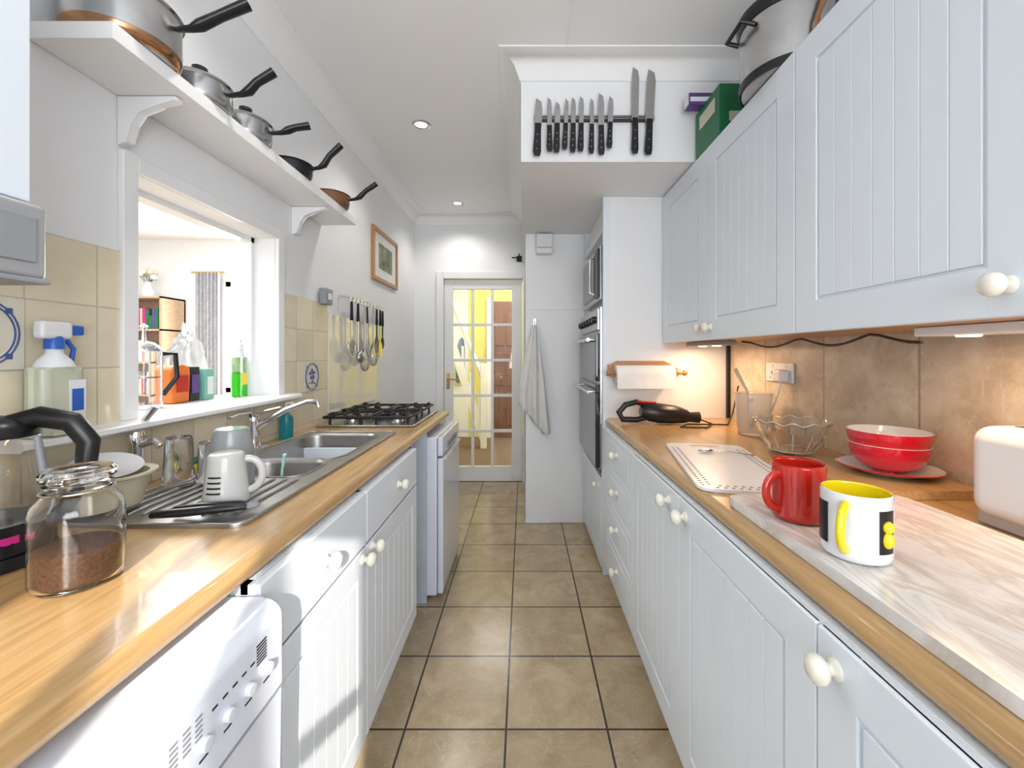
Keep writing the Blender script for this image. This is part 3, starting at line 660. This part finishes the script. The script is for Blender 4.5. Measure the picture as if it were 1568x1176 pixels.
for x in (xa+.015,xb-.015): b.prism([(2.418,1.16),(2.418,1.22),(2.33,1.20),(2.31,1.18),(2.32,1.155),(2.35,1.15)],0,x-.008,x+.008,WOOD,.003)
b.tube([(xa-.01,y+.01,1.175),(xb+.03,y+.01,1.175)],.011,WOOD,14); b.sphere((xb+.03,y+.01,1.175),.017,WOOD)
b.done()
b=B('kitchen_roll'); rx0,rx1=xa+.035,xb-.035
b.lathe([(.016,0),(.052,0),(.052,rx1-rx0),(.016,rx1-rx0),(.016,0)],(rx0,y+.01,1.165),PAPER,40,Matrix.Rotation(pi/2,4,'Y'))
b.box(rx0,rx1,2.276,2.279,1.09,1.165,PAPER); b.done()
b=B('handheld_vacuum'); y=2.22; z=CT+.055
b.tube([(.62,y,z+.01),(.66,y,z+.008),(.72,y,z),(.80,y,z-.006),(.86,y,z-.016),(.88,y,z-.02),(.93,y,z-.022)],[.028,.048,.053,.048,.036,.026,.03],BLACK,20)
b.tube([(.66,y,z+.04),(.60,y,z+.060),(.54,y,z+.045),(.505,y,z+.005),(.525,y,z-.032),(.60,y,z-.034),(.66,y,z-.02)],[.014,.015,.016,.017,.016,.015,.014],BLACK,12)
b.tube([(.60,y-.01,z+.066),(.64,y-.01,z+.060),(.70,y-.01,z+.056)],.006,RED,8)
b.tube([(.93,y,z-.03),(.98,y-.05,CT+.006),(.90,y-.16,CT+.006),(.78,y-.14,CT+.006),(.85,y-.05,CT+.006),(1.05,y-.07,CT+.006),(1.12,y+.02,CT+.05),(1.15,y+.02,CT+.2)],.004,BLACK,8)
b.done()
def ucl(x0,x1,y0,y1,body,e):
    b=B('under_cabinet_light'); b.box(x0,x1,y0,y1,1.322,1.3445,body,.004); xm,ym=(x0+x1)/2,(y0+y1)/2
    for yy in (y0+(y1-y0)*.25,y0+(y1-y0)*.75): b.lathe([(.022,0),(.02,-.004),(0,-.004)],(xm,yy,1.3225),LAMPW,20)
    b.done()
    L=bpy.data.lights.new('under_cabinet_lamp','AREA'); L.shape='RECTANGLE'; L.size=.06; L.size_y=y1-y0; L.energy=e; L.color=(1,.64,.36)
    o=bpy.data.objects.new('under_cabinet_lamp',L); o.location=(xm,ym,1.312); bpy.context.scene.collection.objects.link(o)
ucl(.90,1.02,2.0,2.32,GREY,3.4); ucl(.95,1.03,.66,1.02,WPL,2.2)
b=B('power_cable'); pts=[(1.04,1.99,1.339)]
for k in range(1,25):
    f=k/24; yy=1.99-.94*f; sag=.030*abs(math.sin(f*pi*2.5))**1.3; pts.append((1.06+.03*math.sin(f*pi)-.06*f,yy,1.339-sag))
b.tube(pts,.0042,BLACK,8); b.done()
b=B('cereal_box'); b.box(.805,.965,1.72,1.955,2.181,2.395,GREEN,.002); b.box(.803,.805,1.76,1.91,2.30,2.36,CREAM); b.box(.845,.925,1.718,1.72,2.24,2.28,CREAM); b.done()
b=B('foil_box'); b.box(.74,1.0,1.87,1.925,2.396,2.45,PURPLE,.002); b.box(.745,.99,1.868,1.87,2.41,2.43,WPL); b.box(.738,.74,1.875,1.92,2.40,2.445,WPL); b.done()
b=B('stock_pot'); x,y,z=.895,1.42,2.1815
PST=mat('pot_steel',(.55,.55,.55),.28,1,var=.1,scale=12)
b.lathe([(0,0),(.135,0),(.143,.008),(.145,.22),(.153,.226),(.153,.232),(.142,.23),(.14,.01),(0,.008)],(x,y,z),PST,56)
b.lathe([(.155,.232),(.155,.244),(.12,.262),(.04,.275),(0,.275)],(x,y,z),BLACK,56); b.lathe([(.01,.275),(.012,.29),(.025,.295),(.022,.31),(0,.312)],(x,y,z),BLACK,24)
b.lathe([(.1455,.0),(.148,.02),(.148,.03)],(x,y,z),BLACK,56); b.lathe([(.1475,.205),(.155,.222),(.155,.232)],(x,y,z),BLACK,56)
b.tube([(x-.14,y-.05,z+.18),(x-.18,y-.05,z+.19),(x-.18,y+.05,z+.19),(x-.14,y+.05,z+.18)],.008,BLACK,10)
b.tube([(x-.02,y-.15,z+.01),(x-.01,y-.165,z+.12),(x+.06,y-.17,z+.29)],[.006,.007,.010],WOOD,10); b.done()
b=B('serving_dish'); b.lathe([(0,0),(.10,0),(.15,.05),(.155,.10),(.15,.10),(.145,.052),(.095,.006),(0,.006)],(.97,1.05,2.1815),BLACK,40)
b.lathe([(.155,.1),(.15,.105),(.08,.14),(0,.15)],(.97,1.05,2.1815),GLASS,40); b.done()
b=B('coffee_jar'); x,y,z=-.722,.678,CT+.001; r=.056
b.lathe([(0,0),(.048,0),(.054,.006),(r,.015),(r,.118),(.052,.133),(.040,.148),(.038,.153),(.042,.156),(.042,.163),(.036,.165),(.0345,.153),(.037,.146),(.049,.130),(.0525,.116),(.0525,.016),(.048,.008),(0,.006)],(x,y,z),GLASS,56)
b.lathe([(0,.0065),(.047,.0085),(.0518,.016),(.0518,.060),(.045,.064),(.02,.060),(0,.058)],(x,y,z),COFFEE,48)
b.lathe([(0,.160),(.034,.160),(.034,.168),(.045,.170),(.046,.180),(.041,.185),(.02,.182),(0,.182)],(x,y,z),GLASS,48)
b.tube([(x+.043*math.cos(a*pi/20),y+.043*math.sin(a*pi/20),z+.151) for a in range(40)],.0016,CHROME,6,closed=True)
b.done()
b=B('electric_kettle'); x,y,z=-.945,.735,CT+.001
b.lathe([(0,0),(.082,0),(.085,.006),(.08,.022),(0,.022)],(x,y,z),BLACK,40)
b.lathe([(0,.024),(.078,.024),(.08,.03),(.076,.075),(0,.076)],(x,y,z),BLACK,40)
b.lathe([(.077,.075),(.074,.14),(.066,.20),(.063,.225),(.060,.225),(.063,.20),(.071,.14),(.074,.078)],(x,y,z),GLASS,40)
b.lathe([(.065,.222),(.066,.235),(.05,.252),(.02,.258),(0,.258)],(x,y,z),BLACK,40)
b.box(x-.01,x+.02,y-.082,y-.077,z+.04,z+.06,WPL)
hd=Vector((.93,.36,0)); c=Vector((x,y,z))
b.tube([c+hd*.03+Vector((0,0,.245)),c+hd*.07+Vector((0,0,.255)),c+hd*.115+Vector((0,0,.243)),c+hd*.138+Vector((0,0,.205)),c+hd*.133+Vector((0,0,.15)),c+hd*.105+Vector((0,0,.09)),c+hd*.074+Vector((0,0,.06))],[.013,.016,.016,.015,.013,.013,.012],BLACK,14,flat=1.2)
b.tube([c+hd*.078+Vector((0,0,.08)),c+hd*.075+Vector((0,0,.15)),c+hd*.066+Vector((0,0,.22))],.006,GREY,8)
b.lathe([(.0785,.045),(.0785,.058)],(x,y,z),MAG,20,ang=(-1.6,-.2))
b.done()
zd=zt+.0045+.003
mx,my=-.720,1.012
b=mug('coffee_mug',mx,my,zd,.049,.118,MUGG,MUGG,(.95,.4),flip=True,taper=.22)
for k in range(4):
    b.lathe([(.0478-.00100*k*1.5+.0001,.030+k*.012),(.0474-.00100*k*1.5,.034+k*.012)],(mx,my,zd),BLACK,10,ang=(-1.9,-1.2))
b.done()
b=B('glass_tumbler'); b.lathe([(.036,0),(.030,.125),(.028,.13),(0,.13),(0,.126),(.027,.125),(.0335,0)],(-.945,1.145,zd),GLASS,32); b.done()
b=B('glass_tumbler'); b.lathe([(.032,0),(.027,.105),(.025,.11),(0,.11),(0,.106),(.024,.105),(.0295,0)],(-.885,1.18,zd),GLASS,32); b.done()
b=B('plastic_tub'); b.lathe([(.054,0),(.052,.10),(.042,.148),(.038,.153),(0,.153),(0,.149),(.036,.149),(.040,.145),(.049,.10),(.051,0)],(-.80,1.145,zd),mat('frosted_tub',(.78,.82,.85),.2,trans=.7),36); b.done()
b=B('washing_up_bowl'); x,y=-.965,.975
b.lathe([(0,0),(.05,0),(.058,.006),(.072,.07),(.086,.075),(.086,.080),(.070,.078),(.054,.010),(0,.006)],(x,y,zd),CREAM,40); b.done()
b=B('side_plate'); b.lathe([(0,0),(.035,0),(.066,.012),(.067,.014),(.035,.005),(0,.004)],(0,0,0),CERA,40)
o=b.done(False); o.location=(-.985,.985,zd+.082); o.rotation_euler=(.15,.25,0)
b=B('scouring_sponge'); b.box(-1.06,-1.015,1.28,1.36,CT+.001,CT+.03,YEL,.005); b.box(-1.06,-1.015,1.28,1.36,CT+.03,CT+.038,GREEN,.002); b.done()
b=B('garlic_press'); zz=zd+.010
b.tube([(-.80,.90,zz),(-.74,.905,zz+.003),(-.66,.93,zz+.004),(-.63,.95,zz)],[.010,.012,.011,.008],BLACK,12,flat=.8)
b.tube([(-.78,.935,zz),(-.72,.935,zz+.006),(-.65,.955,zz+.004),(-.62,.965,zz)],[.008,.010,.010,.007],BLACK,12,flat=.8); b.sphere((-.625,.960,zz),.016,GREY,(1,1,.5)); b.done()
b=B('dish_brush'); b.tube([(-.735,1.26,zt-.09),(-.722,1.25,zt+.02),(-.712,1.245,zt+.065)],[.006,.005,.008],mat('pale_aqua_plastic',(.45,.75,.72),.3),10,flat=.6)
b.sphere((-.737,1.265,zt-.095),.013,WPL,(1,1,.8)); b.done()
b=B('hand_soap_bottle'); x,y=-1.04,1.83
b.lathe([(0,0),(.026,0),(.028,.004),(.028,.09),(.018,.105),(.010,.11),(.010,.12),(0,.12)],(x,y,CT+.001),TEAL,28); b.lathe([(0,.12),(.011,.12),(.011,.135),(.004,.137),(.004,.155),(0,.155)],(x,y,CT+.001),WPL,16); b.tube([(x,y,CT+.155),(x+.03,y,CT+.155)],.005,WPL,8)
b.done()
sz=1.101
b=B('spray_bottle'); x,y=-1.050,.935
b.prism(rrect(x-.028,x+.028,y-.045,y+.045,.02),2,sz,sz+.15,mat('milky_plastic',(.74,.77,.60),.3,trans=.3),.006)
b.lathe([(.034,.15),(.028,.165),(.015,.18),(.013,.20)],(x,y,sz),WPL,28); b.lathe([(.017,.19),(.017,.21),(.012,.22),(0,.22)],(x,y,sz),BLUE,20)
b.box(x-.013,x+.013,y-.035,y+.03,sz+.212,sz+.252,WPL,.008); b.box(x-.011,x+.011,y+.025,y+.055,sz+.222,sz+.245,BLUE,.004); b.tube([(x,y+.02,sz+.217),(x,y+.04,sz+.19),(x,y+.034,sz+.16)],.005,BLUE,8)
b.box(x+.0281,x+.029,y+.005,y+.04,sz+.03,sz+.12,WPL); b.box(x+.029,x+.0294,y+.01,y+.035,sz+.05,sz+.10,BLUE); b.done()
b=B('cafetiere'); x,y=-1.25,1.375
b.lathe([(.045,.012),(.045,.19),(.0425,.19),(.0425,.015),(0,.014)],(x,y,sz),GLASS,36); b.lathe([(0,.0),(.047,0),(.048,.014),(.0435,.014)],(x,y,sz),CHROME,36)
b.lathe([(.048,.188),(.048,.196),(.03,.215),(.006,.222),(.004,.26),(.012,.27),(0,.28)],(x,y,sz),CHROME,36)
for k in range(4):
    a=k*pi/2+.4; b.tube([(x+.047*math.cos(a),y+.047*math.sin(a),sz),(x+.047*math.cos(a),y+.047*math.sin(a),sz+.19)],.003,CHROME,6)
b.tube([(x+.03,y+.035,sz+.18),(x+.05,y+.065,sz+.18),(x+.052,y+.07,sz+.10),(x+.03,y+.037,sz+.04)],.008,BLACK,10)
b.lathe([(0,.10),(.042,.10),(.042,.105),(0,.106)],(x,y,sz),STEEL,28); b.done()
b=B('biscuit_packet'); b.prism([(1.49,sz),(1.565,sz),(1.57,sz+.12),(1.56,sz+.14),(1.53,sz+.132),(1.50,sz+.14),(1.485,sz+.12)],0,-1.31,-1.25,ORANGE,.008); b.box(-1.249,-1.247,1.505,1.555,sz+.04,sz+.10,RED); b.done()
b=B('tea_carton'); b.box(-1.32,-1.26,1.58,1.625,sz,sz+.13,BLACK,.002); b.box(-1.259,-1.257,1.585,1.62,sz+.03,sz+.10,PURPLE); b.done()
b=B('food_carton'); b.box(-1.30,-1.25,1.64,1.69,sz,sz+.12,mat('aqua_card',(.25,.55,.45),.5),.002); b.box(-1.249,-1.247,1.65,1.68,sz+.02,sz+.09,WPL); b.done()
b=B('carrier_bag'); t=bmesh.new(); bmesh.ops.create_icosphere(t,subdivisions=4,radius=1)
from mathutils import noise as nz
for v in t.verts:
    n=1+.35*nz.noise(v.co*2.2)+.15*nz.noise(v.co*6); top_=max(0,v.co.z)
    v.co=Vector((v.co.x*.022*n*(1-.4*top_),v.co.y*.10*n*(1-.45*top_),v.co.z*.13*n))
mz=min(v.co.z for v in t.verts)
b.add(t,BAG,Matrix.Translation((-1.338,1.66,sz-mz+.001))); b.done()
b=B('washing_up_liquid_bottle'); x,y=-1.20,1.765
b.prism(rrect(x-.02,x+.02,y-.038,y+.038,.019),2,sz,sz+.10,GREENL,.005); b.prism(rrect(x-.019,x+.019,y-.036,y+.036,.018),2,sz+.10,sz+.165,mat('clear_green_plastic',(.65,.9,.55),.08,trans=.7),.006)
b.box(x+.0201,x+.0207,y-.02,y+.02,sz+.05,sz+.10,YEL); b.lathe([(.02,.165),(.013,.19),(.012,.195),(.015,.197),(.013,.22),(.006,.225),(.005,.24),(0,.24)],(x,y,sz),WPL,20); b.done()
# ------------------------------------------------------------------ lights
def lamp(kind,name,loc,energy,color=(1,1,1),rot=(0,0,0),**k):
    L=bpy.data.lights.new(name,kind); L.energy=energy; L.color=color
    for a,v in k.items(): setattr(L,a,v)
    o=bpy.data.objects.new(name,L); o.location=loc; o.rotation_euler=rot; bpy.context.scene.collection.objects.link(o); return o
for x,y in ((-.62,2.53),(-.61,3.85),(-.62,1.15)):
    b=B('ceiling_downlight'); b.lathe([(.055,0),(.056,-.006),(.045,-.010),(.036,-.006),(.034,0)],(x,y,CEI-.0005),CHROME,36); b.lathe([(0,-.003),(.034,-.003)],(x,y,CEI-.0005),LAMP,24); b.done()
    lamp('SPOT','downlight_lamp',(x,y,CEI-.03),22,(1,.95,.87),spot_size=2.4,spot_blend=.8,shadow_soft_size=.05)
FILL_COL=(.92,.96,1)
lamp('AREA','fill_back',(.40,-1.32,1.6),64,FILL_COL,(math.radians(110),0,math.radians(20)),shape='RECTANGLE',size=1.4,size_y=1.4)  # added fill lamp behind the camera, brightens ceiling and left wall
lamp('AREA','fill_lounge',(-2.6,2.2,2.6),230,(1,1,1),(0,0,0),shape='RECTANGLE',size=2.2,size_y=3.5)  # added area fill under the lounge ceiling for a bright hatch view
lamp('AREA','daylight_lounge_window',(-3.16,5.15,1.5),90,(1,1,1),(math.radians(-90),0,0),shape='RECTANGLE',size=1,size_y=1.3)
lamp('AREA','hall_fill',(.1,5.3,2.55),75,(1,.98,.95),(0,0,0),shape='RECTANGLE',size=1.5,size_y=1.2)  # added ceiling fill, brightens the hall seen through the door panes
d=Vector((-.77,2.5,-1.1)); s=lamp('SUN','sun',(1,-4,4),11,(1,.94,.84),angle=.008); s.rotation_euler=d.to_track_quat('-Z','Y').to_euler()
w=bpy.data.worlds.new('World'); bpy.context.scene.world=w; w.use_nodes=True
bg=w.node_tree.nodes['Background']; bg.inputs[0].default_value=(.90,.95,1,1); bg.inputs[1].default_value=3
# ------------------------------------------------------------------ camera
c=bpy.data.cameras.new('camera'); c.sensor_width=36; c.lens=36*640/1568; c.shift_x=-18/1568; c.shift_y=-46/1568; c.clip_start=.02
co=bpy.data.objects.new('camera',c); co.location=(0,0,Z0); co.rotation_euler=(pi/2,0,0); bpy.context.scene.collection.objects.link(co); bpy.context.scene.camera=co
sc=bpy.context.scene
sc.view_settings.view_transform='Standard'; sc.view_settings.look='None'; sc.view_settings.exposure=-.30
